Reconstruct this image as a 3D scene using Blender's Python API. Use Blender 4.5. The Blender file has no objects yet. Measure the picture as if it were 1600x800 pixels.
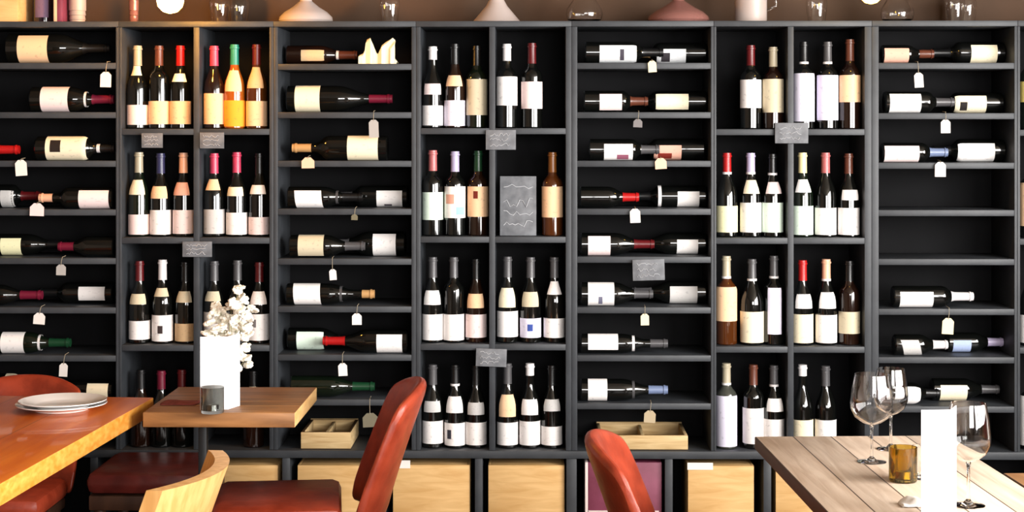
import bpy, bmesh, math, random
from mathutils import Vector, Matrix
random.seed(7)
sc = bpy.context.scene
COL = sc.collection
F = 2600.0                       # focal length in pixels of the 1600 px wide frame
HZ = 204.0                       # horizon line
EYE = 1.60
TH = math.atan(37.0 / F)         # the camera is turned slightly left of the wall's normal
R = F / 440.0                    # distance of the rack's front plane
RD = 0.31                        # rack depth

def P(px, py, Y):
    cx = (px - 800.0) / F; cz = (HZ - py) / F
    dx = cx * math.cos(TH) - math.sin(TH); dy = cx * math.sin(TH) + math.cos(TH)
    t = Y / dy
    return Vector((dx * t, Y, EYE + cz * t))
def X_(px, Y=R): return P(px, HZ, Y).x
def Z_(py, Y=R, px=800): return P(px, py, Y).z
def on_plane(px, py, z):         # the point of the horizontal plane z seen at a pixel
    cx = (px - 800.0) / F; cz = (HZ - py) / F
    dx = cx * math.cos(TH) - math.sin(TH); dy = cx * math.sin(TH) + math.cos(TH)
    t = (z - EYE) / cz
    return Vector((dx * t, dy * t, z))

def lin(c):
    return tuple(((v / 255.0) / 12.92 if v / 255.0 <= 0.04045 else ((v / 255.0 + 0.055) / 1.055) ** 2.4) for v in c)

# ------------------------------------------------------------------ materials
def mat(name, col=(128, 128, 128), rough=0.5, metal=0.0, spec=0.5, trans=0.0, ior=1.45, coat=0.0):
    m = bpy.data.materials.new(name); m.use_nodes = True
    b = m.node_tree.nodes['Principled BSDF']
    b.inputs['Base Color'].default_value = (*lin(col), 1)
    b.inputs['Roughness'].default_value = rough
    b.inputs['Metallic'].default_value = metal
    b.inputs['Specular IOR Level'].default_value = spec
    b.inputs['Transmission Weight'].default_value = trans
    b.inputs['IOR'].default_value = ior
    b.inputs['Coat Weight'].default_value = coat
    return m, m.node_tree, b

def noisy(name, c1, c2, rough=0.5, scale=(8, 8, 8), detail=4, spec=0.5, bump=0.0, coat=0.0, lo=0.35, hi=0.65):
    m, nt, b = mat(name, c1, rough, spec=spec, coat=coat)
    N = nt.nodes; L = nt.links
    tc = N.new('ShaderNodeTexCoord'); mp = N.new('ShaderNodeMapping'); mp.inputs['Scale'].default_value = scale
    nz = N.new('ShaderNodeTexNoise'); nz.inputs['Scale'].default_value = 1.0; nz.inputs['Detail'].default_value = detail
    cr = N.new('ShaderNodeValToRGB')
    cr.color_ramp.elements[0].position = lo; cr.color_ramp.elements[1].position = hi
    cr.color_ramp.elements[0].color = (*lin(c1), 1); cr.color_ramp.elements[1].color = (*lin(c2), 1)
    L.new(tc.outputs['Object'], mp.inputs['Vector']); L.new(mp.outputs['Vector'], nz.inputs['Vector'])
    L.new(nz.outputs['Fac'], cr.inputs['Fac']); L.new(cr.outputs['Color'], b.inputs['Base Color'])
    if bump:
        bp = N.new('ShaderNodeBump'); bp.inputs['Strength'].default_value = bump; bp.inputs['Distance'].default_value = 0.01
        L.new(nz.outputs['Fac'], bp.inputs['Height']); L.new(bp.outputs['Normal'], b.inputs['Normal'])
    return m

def planks(name, c1, c2, gap, width, axis='X', rough=0.5, scale=(40, 3, 20), spec=0.5, coat=0.0, gapcol=(30, 20, 14)):
    """wood boards: grain noise, per-board tone and thin dark joints across AXIS"""
    m, nt, b = mat(name, c1, rough, spec=spec, coat=coat)
    N = nt.nodes; L = nt.links
    tc = N.new('ShaderNodeTexCoord'); mp = N.new('ShaderNodeMapping'); mp.inputs['Scale'].default_value = scale
    nz = N.new('ShaderNodeTexNoise'); nz.inputs['Scale'].default_value = 1.0; nz.inputs['Detail'].default_value = 6
    nz.inputs['Distortion'].default_value = 0.6
    cr = N.new('ShaderNodeValToRGB')
    cr.color_ramp.elements[0].position = 0.3; cr.color_ramp.elements[1].position = 0.7
    cr.color_ramp.elements[0].color = (*lin(c1), 1); cr.color_ramp.elements[1].color = (*lin(c2), 1)
    L.new(tc.outputs['Object'], mp.inputs['Vector']); L.new(mp.outputs['Vector'], nz.inputs['Vector'])
    L.new(nz.outputs['Fac'], cr.inputs['Fac'])
    sp = N.new('ShaderNodeSeparateXYZ'); L.new(tc.outputs['Object'], sp.inputs['Vector'])
    dv = N.new('ShaderNodeMath'); dv.operation = 'DIVIDE'; dv.inputs[1].default_value = width; L.new(sp.outputs[axis], dv.inputs[0])
    fl = N.new('ShaderNodeMath'); fl.operation = 'FLOOR'; L.new(dv.outputs[0], fl.inputs[0])
    wn = N.new('ShaderNodeTexWhiteNoise'); wn.noise_dimensions = '1D'; L.new(fl.outputs[0], wn.inputs['W'])
    fr = N.new('ShaderNodeMath'); fr.operation = 'FRACT'; L.new(dv.outputs[0], fr.inputs[0])
    lt = N.new('ShaderNodeMath'); lt.operation = 'LESS_THAN'; lt.inputs[1].default_value = gap; L.new(fr.outputs[0], lt.inputs[0])
    hsv = N.new('ShaderNodeHueSaturation')
    mr = N.new('ShaderNodeMapRange'); mr.inputs['To Min'].default_value = 0.8; mr.inputs['To Max'].default_value = 1.15
    L.new(wn.outputs['Value'], mr.inputs['Value']); L.new(mr.outputs['Result'], hsv.inputs['Value'])
    L.new(cr.outputs['Color'], hsv.inputs['Color'])
    mx = N.new('ShaderNodeMix'); mx.data_type = 'RGBA'
    L.new(lt.outputs[0], mx.inputs[0]); L.new(hsv.outputs['Color'], mx.inputs[6]); mx.inputs[7].default_value = (*lin(gapcol), 1)
    L.new(mx.outputs[2], b.inputs['Base Color'])
    bp = N.new('ShaderNodeBump'); bp.inputs['Strength'].default_value = 0.25; bp.inputs['Distance'].default_value = 0.004
    L.new(nz.outputs['Fac'], bp.inputs['Height']); L.new(bp.outputs['Normal'], b.inputs['Normal'])
    return m

def tinted(name, rough, metal=0.0, spec=0.5, coat=0.0, text=0.0):
    """one paint for many pieces: its colour is the object's own colour; paper may carry faint lines of print"""
    m, nt, b = mat(name, (200, 200, 200), rough, metal, spec, coat=coat)
    N = nt.nodes; L = nt.links
    oi = N.new('ShaderNodeObjectInfo')
    if not text:
        L.new(oi.outputs['Color'], b.inputs['Base Color']); return m
    uv = N.new('ShaderNodeTexCoord')
    mp = N.new('ShaderNodeMapping'); mp.inputs['Scale'].default_value = (9, 7, 1)
    cb = N.new('ShaderNodeCombineXYZ'); ml = N.new('ShaderNodeMath'); ml.operation = 'MULTIPLY'; ml.inputs[1].default_value = 37.0
    L.new(oi.outputs['Random'], ml.inputs[0]); L.new(ml.outputs[0], cb.inputs['X']); L.new(ml.outputs[0], cb.inputs['Y'])
    L.new(cb.outputs[0], mp.inputs['Location']); L.new(uv.outputs['UV'], mp.inputs['Vector'])
    nz = N.new('ShaderNodeTexNoise'); nz.inputs['Scale'].default_value = 1.0; nz.inputs['Detail'].default_value = 2
    L.new(mp.outputs['Vector'], nz.inputs['Vector'])
    cr = N.new('ShaderNodeValToRGB'); cr.color_ramp.elements[0].position = 0.60; cr.color_ramp.elements[1].position = 0.68
    L.new(nz.outputs['Fac'], cr.inputs['Fac'])
    # keep print to the middle of the paper
    sp = N.new('ShaderNodeSeparateXYZ'); L.new(uv.outputs['UV'], sp.inputs['Vector'])
    def band(sock, lo, hi):
        a = N.new('ShaderNodeMath'); a.operation = 'GREATER_THAN'; a.inputs[1].default_value = lo; L.new(sock, a.inputs[0])
        c = N.new('ShaderNodeMath'); c.operation = 'LESS_THAN'; c.inputs[1].default_value = hi; L.new(sock, c.inputs[0])
        d = N.new('ShaderNodeMath'); d.operation = 'MULTIPLY'; L.new(a.outputs[0], d.inputs[0]); L.new(c.outputs[0], d.inputs[1]); return d.outputs[0]
    q = N.new('ShaderNodeMath'); q.operation = 'MULTIPLY'; L.new(band(sp.outputs['X'], .22, .78), q.inputs[0]); L.new(band(sp.outputs['Y'], .15, .85), q.inputs[1])
    q2 = N.new('ShaderNodeMath'); q2.operation = 'MULTIPLY'; L.new(q.outputs[0], q2.inputs[0]); L.new(cr.outputs['Color'], q2.inputs[1])
    q3 = N.new('ShaderNodeMath'); q3.operation = 'MULTIPLY'; L.new(q2.outputs[0], q3.inputs[0]); q3.inputs[1].default_value = text
    mx = N.new('ShaderNodeMix'); mx.data_type = 'RGBA'; L.new(q3.outputs[0], mx.inputs[0]); L.new(oi.outputs['Color'], mx.inputs[6])
    mx.inputs[7].default_value = (0.05, 0.045, 0.06, 1)
    L.new(mx.outputs[2], b.inputs['Base Color'])
    return m

M = {}
M['rack'] = noisy('slate_paint', (46, 49, 53), (55, 58, 62), 0.5, (14, 14, 14))
M['rack_back'] = noisy('shaded_back_paint', (7, 7, 9), (11, 11, 13), 0.8, (6, 6, 6), spec=0.2)  # deep shade inside the racks put into the back panels' colour
M['bottle'] = tinted('bottle_glass', 0.06, spec=0.6, coat=0.3)
M['capsule'] = tinted('capsule_foil', 0.32, spec=0.5)
M['paper'] = tinted('label_paper', 0.7, spec=0.2, text=0.22)
M['plain'] = tinted('plain_paper', 0.75, spec=0.2)
M['string'] = mat('cotton_string', (150, 140, 120), 0.9)[0]
M['chalkboard'] = noisy('grey_slate', (92, 94, 98), (116, 118, 122), 0.7, (30, 30, 30))
M['chalk'] = mat('white_chalk', (190, 192, 196), 0.95)[0]
M['crate'] = planks('pine_crate', (205, 160, 100), (226, 186, 128), 0.0, 0.9, 'Z', 0.6, (6, 30, 45), spec=0.3, gapcol=(150, 110, 66))
M['oldcrate'] = planks('aged_pine', (176, 146, 100), (214, 188, 142), 0.04, 0.06, 'Z', 0.7, (6, 30, 60), spec=0.2, gapcol=(70, 50, 30))
M['purple'] = noisy('purple_card', (112, 46, 66), (132, 62, 86), 0.5, (9, 9, 9))
M['wall'] = noisy('brown_plaster', (70, 50, 34), (84, 60, 42), 0.8, (3, 3, 3), bump=0.05)
M['shell'] = noisy('warm_plaster', (112, 96, 82), (122, 106, 92), 0.9, (2, 2, 2))
M['ceil'] = noisy('cream_ceiling', (150, 140, 125), (160, 150, 136), 0.9, (2, 2, 2))
M['floor'] = planks('dark_floorboards', (56, 38, 26), (82, 58, 40), 0.02, 0.12, 'X', 0.5, (40, 3, 20))
M['orange'] = planks('varnished_wood', (202, 88, 8), (230, 122, 24), 0.012, 0.22, 'X', 0.32, (26, 2.2, 20), coat=0.15, gapcol=(120, 58, 14))
M['orange_edge'] = noisy('varnished_edge', (232, 146, 50), (246, 178, 84), 0.35, (3, 30, 60), coat=0.3)
M['brown_top'] = planks('worn_brown_boards', (104, 66, 36), (172, 120, 72), 0.03, 0.12, 'Y', 0.45, (3, 40, 20))
M['brown_edge'] = noisy('pale_end_grain', (206, 160, 98), (226, 184, 124), 0.5, (40, 10, 40))
M['grey_top'] = planks('weathered_boards', (196, 170, 146), (232, 212, 192), 0.035, 0.105, 'X', 0.5, (36, 3, 20), gapcol=(70, 52, 40))
M['tan_top'] = planks('honey_boards', (176, 124, 78), (206, 158, 110), 0.03, 0.12, 'X', 0.5, (36, 3, 20), gapcol=(90, 60, 40))
M['dark_edge'] = noisy('shaded_table_edge', (48, 28, 18), (64, 38, 24), 0.5, (20, 6, 40))  # shade on the grey table's sides put into the edge colour
M['steel'] = mat('black_steel', (24, 25, 27), 0.45, spec=0.5)[0]
M['leather'] = noisy('red_leather', (132, 46, 26), (160, 62, 38), 0.38, (16, 16, 16), bump=0.25, spec=0.5)
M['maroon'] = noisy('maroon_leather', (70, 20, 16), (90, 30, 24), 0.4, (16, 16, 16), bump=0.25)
M['oak'] = noisy('light_oak', (206, 152, 88), (228, 180, 116), 0.45, (40, 40, 4))
M['darkwood'] = noisy('dark_walnut', (52, 32, 22), (72, 46, 32), 0.45, (30, 30, 5))
M['china'] = mat('white_china', (236, 234, 232), 0.15, coat=0.4)[0]
M['glass'] = mat('clear_glass', (255, 255, 255), 0.0, trans=1.0)[0]
M['frost'] = mat('frosted_glass', (232, 214, 206), 0.35, trans=0.45)[0]
M['rose_glass'] = mat('rose_glass', (190, 130, 120), 0.12, trans=0.6)[0]
M['amber'] = mat('amber_glass', (206, 176, 84), 0.02, trans=1.0)[0]
M['smoke'] = mat('smoked_glass', (176, 178, 174), 0.05, trans=1.0)[0]
M['wax'] = mat('candle_wax', (236, 228, 206), 0.6)[0]
M['tin'] = mat('tealight_tin', (200, 200, 200), 0.25, metal=1.0)[0]
M['napkin'] = noisy('maroon_linen', (104, 44, 42), (124, 58, 54), 0.9, (60, 60, 60))
M['linen'] = noisy('white_linen', (224, 220, 214), (236, 233, 228), 0.9, (40, 40, 40))
M['leafgreen'] = mat('dry_stem', (120, 118, 84), 0.8)[0]
M['petal'] = noisy('cream_petal', (232, 226, 208), (244, 240, 228), 0.8, (60, 60, 60))
M['brass'] = mat('brass', (170, 130, 70), 0.3, metal=1.0)[0]
def emis(name, col, s):
    m, nt, b = mat(name, col, 0.4)
    b.inputs['Emission Color'].default_value = (*lin(col), 1); b.inputs['Emission Strength'].default_value = s
    return m
M['bulb'] = emis('glowing_bulb', (255, 176, 70), 200.0)
M['bulb2'] = emis('glowing_yellow_bulb', (255, 200, 80), 22.0)

# ------------------------------------------------------------------ mesh helpers
def box(bm, x0, x1, y0, y1, z0, z1, bev=0.0):
    v = [bm.verts.new(p) for p in ((x0,y0,z0),(x1,y0,z0),(x1,y1,z0),(x0,y1,z0),(x0,y0,z1),(x1,y0,z1),(x1,y1,z1),(x0,y1,z1))]
    fs = [bm.faces.new([v[i] for i in q]) for q in ((0,3,2,1),(4,5,6,7),(0,1,5,4),(1,2,6,5),(2,3,7,6),(3,0,4,7))]
    if bev:
        es = list({e for f in fs for e in f.edges})
        bmesh.ops.bevel(bm, geom=es, offset=bev, segments=2, affect='EDGES', profile=0.5)
def lathe(bm, prof, seg=28, a0=0.0, a1=2 * math.pi, caps=True, M4=None):
    """prof: (r, z) from bottom up; angle measured from -Y towards +X"""
    full = abs(a1 - a0 - 2 * math.pi) < 1e-6
    n = seg if full else seg + 1
    rings = []
    for r, z in prof:
        if r < 1e-6: rings.append([bm.verts.new((0, 0, z))]); continue
        rings.append([bm.verts.new((r * math.sin(a0 + (a1 - a0) * i / seg), -r * math.cos(a0 + (a1 - a0) * i / seg), z)) for i in range(n)])
    for A, B in zip(rings, rings[1:]):
        for i in range(seg):
            j = (i + 1) % n if full else i + 1
            if len(A) == 1 and len(B) == 1: continue
            if len(A) == 1: bm.faces.new((A[0], B[j], B[i]))
            elif len(B) == 1: bm.faces.new((A[i], A[j], B[0]))
            else: bm.faces.new((A[i], A[j], B[j], B[i]))
    if M4 is not None:
        bmesh.ops.transform(bm, matrix=M4, verts=[v for r_ in rings for v in r_])
def tube(bm, pts, r, seg=6):
    """a swept round bar; r a number or one radius per point"""
    rs = r if isinstance(r, (list, tuple)) else [r] * len(pts)
    pts = [Vector(p) for p in pts]; rings = []
    for i, p in enumerate(pts):
        d = (pts[min(i + 1, len(pts) - 1)] - pts[max(i - 1, 0)]).normalized()
        u = d.cross(Vector((0, 1, 0)) if abs(d.y) < 0.9 else Vector((1, 0, 0))).normalized(); w = d.cross(u)
        rings.append([bm.verts.new(p + (u * math.cos(2*math.pi*k/seg) + w * math.sin(2*math.pi*k/seg)) * rs[i]) for k in range(seg)])
    for A, B in zip(rings, rings[1:]):
        for k in range(seg): bm.faces.new((A[k], A[(k+1) % seg], B[(k+1) % seg], B[k]))
    bm.faces.new(rings[0][::-1]); bm.faces.new(rings[-1])
def mesh(name, bm, m, smooth=True):
    bmesh.ops.recalc_face_normals(bm, faces=bm.faces)
    me = bpy.data.meshes.new(name); bm.to_mesh(me); bm.free()
    me.materials.append(m)
    if smooth:
        for p in me.polygons: p.use_smooth = True
        me.set_sharp_from_angle(angle=math.radians(40))
    return me
def put(name, me, parent=None, loc=(0, 0, 0), color=None, rot=(0, 0, 0)):
    o = bpy.data.objects.new(name, me); COL.objects.link(o); o.location = loc; o.rotation_euler = rot
    if parent: o.parent = parent
    if color: o.color = (*lin(color), 1)
    return o
def obj(name, bm, m, parent=None, loc=(0, 0, 0), color=None, smooth=True, rot=(0, 0, 0)):
    return put(name, mesh(name, bm, m, smooth), parent, loc, color, rot)
def thing(name, label, cat, loc=(0, 0, 0), group=None, rot=(0, 0, 0)):
    o = bpy.data.objects.new(name, None); COL.objects.link(o); o.location = loc; o.rotation_euler = rot
    o.empty_display_size = 0.05
    return tag(o, label, cat, group)
def tag(o, label, cat, group=None):
    o['label'] = label; o['category'] = cat
    if group: o['group'] = group
    return o
def struct(name, bm, m):
    o = obj(name, bm, m, smooth=False); o['kind'] = 'structure'; return o
def BM(): return bmesh.new()
def bbox(name, m, parent, x0, x1, y0, y1, z0, z1, bev=0.0, loc=(0, 0, 0), color=None):
    bm = BM(); box(bm, x0, x1, y0, y1, z0, z1, bev)
    return obj(name, bm, m, parent, loc, color, smooth=bev > 0)

# ------------------------------------------------------------------ the room
WX0, WX1, WY0, WY1, CH = -3.2, 3.0, -2.6, R + RD + 0.03, 2.75
bm = BM(); box(bm, WX0 - .1, WX1 + .1, WY0 - .1, WY1 + .1, -0.08, 0); struct('floor', bm, M['floor'])
bm = BM(); box(bm, WX0 - .1, WX1 + .1, WY0 - .1, WY1 + .1, CH, CH + .08); struct('ceiling', bm, M['ceil'])
bm = BM(); box(bm, WX0 - .1, WX1 + .1, WY1, WY1 + .1, 0, CH); struct('wall_back', bm, M['wall'])
bm = BM(); box(bm, WX0 - .1, WX0, WY0, WY1, 0, CH); struct('wall_left', bm, M['shell'])
def wall_with_hole(name, horizontal, a0, a1, h0, h1, t0, t1):
    bm = BM()
    def b(u0, u1, z0, z1):
        if horizontal: box(bm, u0, u1, t0, t1, z0, z1)
        else: box(bm, t0, t1, u0, u1, z0, z1)
    lo, hi = (WX0, WX1) if horizontal else (WY0, WY1)
    b(lo, a0, 0, CH); b(a1, hi, 0, CH); b(a0, a1, 0, h0); b(a0, a1, h1, CH)
    struct(name, bm, M['shell'])
RW = (0.0, 4.3, 0.9, 2.65)       # right-hand window: along Y, heights
FW = (0.0, 2.8, 1.1, 2.65)       # window behind the camera
wall_with_hole('wall_right', False, RW[0], RW[1], RW[2], RW[3], WX1, WX1 + .1)
wall_with_hole('wall_front', True, FW[0], FW[1], FW[2], FW[3], WY0 - .1, WY0)
def window(n, horizontal, a0, a1, h0, h1, t):
    bm = BM(); k = 3
    for i in range(k + 1):
        u = a0 + (a1 - a0) * i / k; u0, u1 = max(a0, u - .03), min(a1, u + .03)
        if horizontal: box(bm, u0, u1, t - .03, t + .03, h0, h1)
        else: box(bm, t - .03, t + .03, u0, u1, h0, h1)
    for z0, z1 in ((h0, h0 + .06), (h1 - .06, h1)):
        if horizontal: box(bm, a0, a1, t - .028, t + .028, z0, z1)
        else: box(bm, t - .028, t + .028, a0, a1, z0, z1)
    struct(n, bm, M['steel'])
window('window_1', False, *RW, WX1 + .05)
window('window_2', True, *FW, WY0 - .05)

# ------------------------------------------------------------------ racks
BNAME = {1: 'rack behind the plates', 2: 'bulb-lit rack', 3: 'rack holding crumpled paper', 4: 'rack with slate board',
         5: 'rack above purple box', 6: 'standing-bottle rack by wineglasses', 7: 'half-empty rack', 8: 'rack cut by photo edge'}
EDGE = [(-112, 4.5), (185.5, 4.5), (427.5, 6.5), (650, 7), (893, 9), (1115, 4.2), (1362, 11), (1589.5, 4.5), (1832, 5)]
SH = {1: [103, 180, 256, 332, 408, 485, 560, 636], 3: [104.5, 180, 256, 331, 409, 483.5, 559, 629],
      5: [103, 180, 256, 331, 406, 485, 560, 635], 7: [103, 181.5, 259, 333, 409.5, 487.5, 563, 640],
      2: [206, 376, 544], 4: [205, 374.6, 542.6], 6: [206.5, 376.5, 546.5], 8: [207.5, 378, 548]}
MID = {2: 307, 4: 769, 6: 1235.5, 8: 1711}
TOPZ = Z_(33)
BASEZ = Z_(704)                  # upper face of the base unit
MM = R / F
RACKLAB = {1: 'dark slate wine rack of lying bottles behind the orange table and plates',
           2: 'dark slate rack of standing bottles under the glowing warm bulb',
           3: 'dark slate rack of lying bottles holding crumpled cream paper on top shelf',
           4: 'dark slate rack of standing bottles holding a large slate board',
           5: 'dark slate rack of lying bottles above the purple box and open case',
           6: 'dark slate rack of standing bottles between purple-box rack and half-empty rack',
           7: 'dark slate rack of lying bottles with two empty shelves',
           8: 'dark slate rack of standing bottles cut off by the photo edge'}
shelf_top = {}
for b in range(1, 9):
    (pl, wl), (pr, wr) = EDGE[b - 1], EDGE[b]
    x0, x1 = X_(pl) + .0004, X_(pr) - .0004
    iL, iR = X_(pl + wl), X_(pr - wr)
    t = thing('wine_rack', RACKLAB[b], 'wine rack', ((x0 + x1) / 2, R, BASEZ + .0006), 'slate wine racks along the wall')
    ox, oz = t.location.x, t.location.z
    H = TOPZ - oz
    def part(name, a, c, y0, y1, z0, z1, m='rack', bev=.0012):
        bbox(name, M[m], t, a - ox, c - ox, y0, y1, z0 - oz, z1 - oz, bev)
    part('side_panel', x0, iL, 0, RD, oz, TOPZ - .02)
    part('side_panel', iR, x1, 0, RD, oz, TOPZ - .02)
    part('top_panel', x0, x1, -.006, RD, TOPZ - .02, TOPZ)
    part('back_panel', iL, iR, RD - .012, RD - .001, oz, TOPZ - .02, 'rack_back', 0)
    bx = (pl + pr) / 2
    th = 0.0215
    zs = []
    for y in SH[b]:
        z = Z_(y, R, bx) + th / 2; zs.append(z)
        if b in MID:
            m0, m1 = X_(MID[b] - 4.6), X_(MID[b] + 4.6)
            part('shelf', iL, m0, .001, RD - .013, z - th, z); part('shelf', m1, iR, .001, RD - .013, z - th, z)
        else:
            part('shelf', iL, iR, .001, RD - .013, z - th, z)
    if b in MID: part('divider', X_(MID[b] - 4.6), X_(MID[b] + 4.6), 0, RD - .013, oz, TOPZ - .02)
    zs.append(BASEZ)
    shelf_top[b] = zs

# base unit with cubbies
bt = thing('base_unit', 'low slate base unit of crate cubbies running under all the racks', 'shelf unit', (X_(893), R, 0))
ox = X_(893)
xa, xb = X_(-112) - ox, X_(1832) - ox
bbox('top_board', M['rack'], bt, xa, xb, -.008, RD, BASEZ - .027, BASEZ, .0015)
bbox('back_panel', M['rack_back'], bt, xa, xb, RD - .012, RD - .001, .03, BASEZ - .028)
bbox('bottom_board', M['rack'], bt, xa, xb, 0, RD - .013, .03, .052)
bbox('plinth', M['rack'], bt, xa, xb, .02, .04, 0, .029)
DIV = [-106, -3, 147, 297, 447, 597, 748, 893, 1045, 1199, 1350, 1500, 1650, 1826]
for d in DIV:
    w = 8 if d == 893 else 6
    bbox('divider', M['rack'], bt, X_(d - w) - ox, X_(d + w) - ox, 0, RD - .013, .053, BASEZ - .028, .001)

# ------------------------------------------------------------------ wine crates in the cubbies
def crate(p0, p1, ytop, label, paper=None, yoff=0.015, mt='crate'):
    Y = R + yoff; x0, x1 = X_(p0, Y), X_(p1, Y); w = x1 - x0; h = Z_(ytop, Y) - .053; d = .26
    t = thing('wine_crate', label, 'crate', ((x0 + x1) / 2, Y, .053), 'pine wine crates in the base unit')
    m = M[mt]
    bbox('end_panel', m, t, -w/2, w/2, 0, .012, 0, h, .0015)
    bbox('end_panel', m, t, -w/2, w/2, d - .012, d, 0, h, .0015)
    bbox('side_panel', m, t, -w/2, -w/2 + .009, .0125, d - .0125, 0, h, .001)
    bbox('side_panel', m, t, w/2 - .009, w/2, .0125, d - .0125, 0, h, .001)
    bbox('lid', m, t, -w/2 + .0095, w/2 - .0095, .0125, d - .0125, h - .01, h, .001)
    bbox('bottom', m, t, -w/2 + .0095, w/2 - .0095, .0125, d - .0125, 0, .01, .001)
    if paper:
        a, c, y0, y1 = paper
        o = bbox('paper_label', M['plain'], t, X_(a, Y) - t.location.x, X_(c, Y) - t.location.x, -.0025, -.0005, Z_(y1, Y) - .053, Z_(y0, Y) - .053, 0, color=(236, 230, 222))
        o['label'] = 'white paper label'
    return t
crate(465, 585, 728, 'pine wine crate in the cubby behind the red leather chair back')
crate(317, 434, 728, 'pine wine crate in the dark cubby behind the brown table leg')
crate(614, 734, 727, 'pine wine crate with white paper slip, next to the red leather chair', (614, 641, 719.5, 732))
crate(763, 882, 727, 'plain pine wine crate between the paper-slip crate and the purple box')
crate(1075, 1178, 727, 'pine wine crate with white paper slip, beside the purple box', (1074, 1114, 722, 733))
crate(1212, 1330, 727, 'pine wine crate seen under the edge of the grey table')
# purple box
Y = R + .02; x0, x1 = X_(914, Y), X_(1034, Y); h = Z_(722, Y) - .053
t = thing('gift_box', 'purple box with pale spine in the cubby behind the red chair', 'box', ((x0 + x1) / 2, Y, .053)); w = x1 - x0
bbox('carton', M['purple'], t, -w/2 + .011, w/2, 0, .24, 0, h, .002)
o = bbox('spine', M['plain'], t, -w/2, -w/2 + .0105, -.001, .24, 0, h, .002, color=(232, 214, 208)); o['label'] = 'pale cream spine'
o = bbox('lower_band', M['plain'], t, -w/2 + .012, w/2 - .01, -.0025, -.0005, Z_(806, Y) - .053, Z_(797, Y) - .053, color=(226, 206, 204)); o['label'] = 'pale band'
# open wooden case at the bottom of bay 5 and a closed one in bay 3
def open_case(p0, p1, yf, label):
    Y = R + .012; x0, x1 = X_(p0, Y), X_(p1, Y); w = x1 - x0; z0 = BASEZ + .0008; h = Z_(yf, Y) - z0; d = .265
    t = thing('wooden_case', label, 'wooden case', ((x0 + x1) / 2, Y, z0))
    m = M['oldcrate']
    bbox('front_board', m, t, -w/2, w/2, 0, .012, 0, h, .002); bbox('back_board', m, t, -w/2, w/2, d - .012, d, 0, h + .004, .002)
    bbox('end_board', m, t, -w/2, -w/2 + .012, .0125, d - .0125, 0, h, .002); bbox('end_board', m, t, w/2 - .012, w/2, .0125, d - .0125, 0, h, .002)
    bbox('bottom_board', m, t, -w/2 + .0125, w/2 - .0125, .0125, d - .0125, 0, .01, .001)
    bbox('inner_slat', m, t, -.006, .006, .0125, d - .0125, .0105, h - .006, .001)
    return t
open_case(936, 1075, 680, 'open aged pine wine case on the lowest shelf above the purple box')
open_case(470, 548, 676, 'small open pine case on the lowest shelf behind the red leather chair')

# ------------------------------------------------------------------ bottles
PAL = {'white': (240, 236, 234), 'cream': (238, 226, 196), 'peach': (240, 200, 160), 'pinkish': (238, 218, 216), 'orange': (240, 160, 50),
       'tan': (206, 176, 136), 'beige': (206, 194, 166), 'lavender': (226, 222, 240), 'mint': (222, 240, 224), 'pale-yellow': (236, 232, 188),
       'grey': (196, 194, 192), 'blue': (168, 184, 220), 'rose': (224, 170, 150), 'silver': (214, 216, 218), 'yellow': (226, 206, 120)}
CAP = {'red': (170, 24, 24), 'dark-red': (88, 18, 22), 'pink': (196, 60, 90), 'teal': (40, 130, 110), 'black': (14, 14, 15), 'white': (226, 222, 222),
       'cream': (228, 212, 160), 'grey': (74, 73, 75), 'brown': (92, 50, 36), 'amber': (120, 70, 24), 'navy': (50, 50, 84), 'peach': (226, 172, 140),
       'maroon': (104, 22, 44), 'beige': (170, 160, 136), 'lavender': (176, 166, 196), 'rosy': (176, 96, 96), 'tan': (184, 142, 92), 'green': (20, 60, 36),
       'steel-blue': (110, 124, 156)}
GL = {'dk': (9, 10, 9), 'gr': (12, 20, 12), 'br': (26, 13, 8), 'am': (70, 34, 10), 'or': (150, 76, 18), 'cl': (60, 62, 56)}
def profile(kind, r, L):
    n = .0150
    if kind == 'bdx':
        return [(0, .004), (r * .55, .0005), (r * .9, 0), (r, .004), (r, L * .60), (r * .97, L * .635), (r * .85, L * .668), (r * .62, L * .70), (r * .46, L * .73), (n, L * .77),
                (n * .95, L * .95), (n * 1.12, L * .953), (n * 1.12, L * .972), (n * .98, L * .975), (n * .98, L), (0, L)]
    if kind == 'flu':
        return [(0, .004), (r * .55, .0005), (r * .88, 0), (r * .95, .004), (r * .95, L * .42), (r * .88, L * .54), (r * .72, L * .64), (r * .52, L * .73), (n * 1.05, L * .81),
                (n * .92, L * .95), (n * 1.08, L * .953), (n * 1.08, L * .972), (n * .95, L * .975), (n * .95, L), (0, L)]
    return [(0, .004), (r * .55, .0005), (r * .9, 0), (r, .004), (r, L * .47), (r * .97, L * .52), (r * .87, L * .575), (r * .70, L * .63), (r * .54, L * .68), (r * .44, L * .72),
            (n, L * .78), (n * .95, L * .95), (n * 1.12, L * .953), (n * 1.12, L * .972), (n * .98, L * .975), (n * .98, L), (0, L)]
def rad(prof, z):
    for (r0, z0), (r1, z1) in zip(prof[3:], prof[4:]):
        if z0 <= z <= z1 and z1 > z0: return r0 + (r1 - r0) * (z - z0) / (z1 - z0)
    return prof[-2][0]
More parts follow.
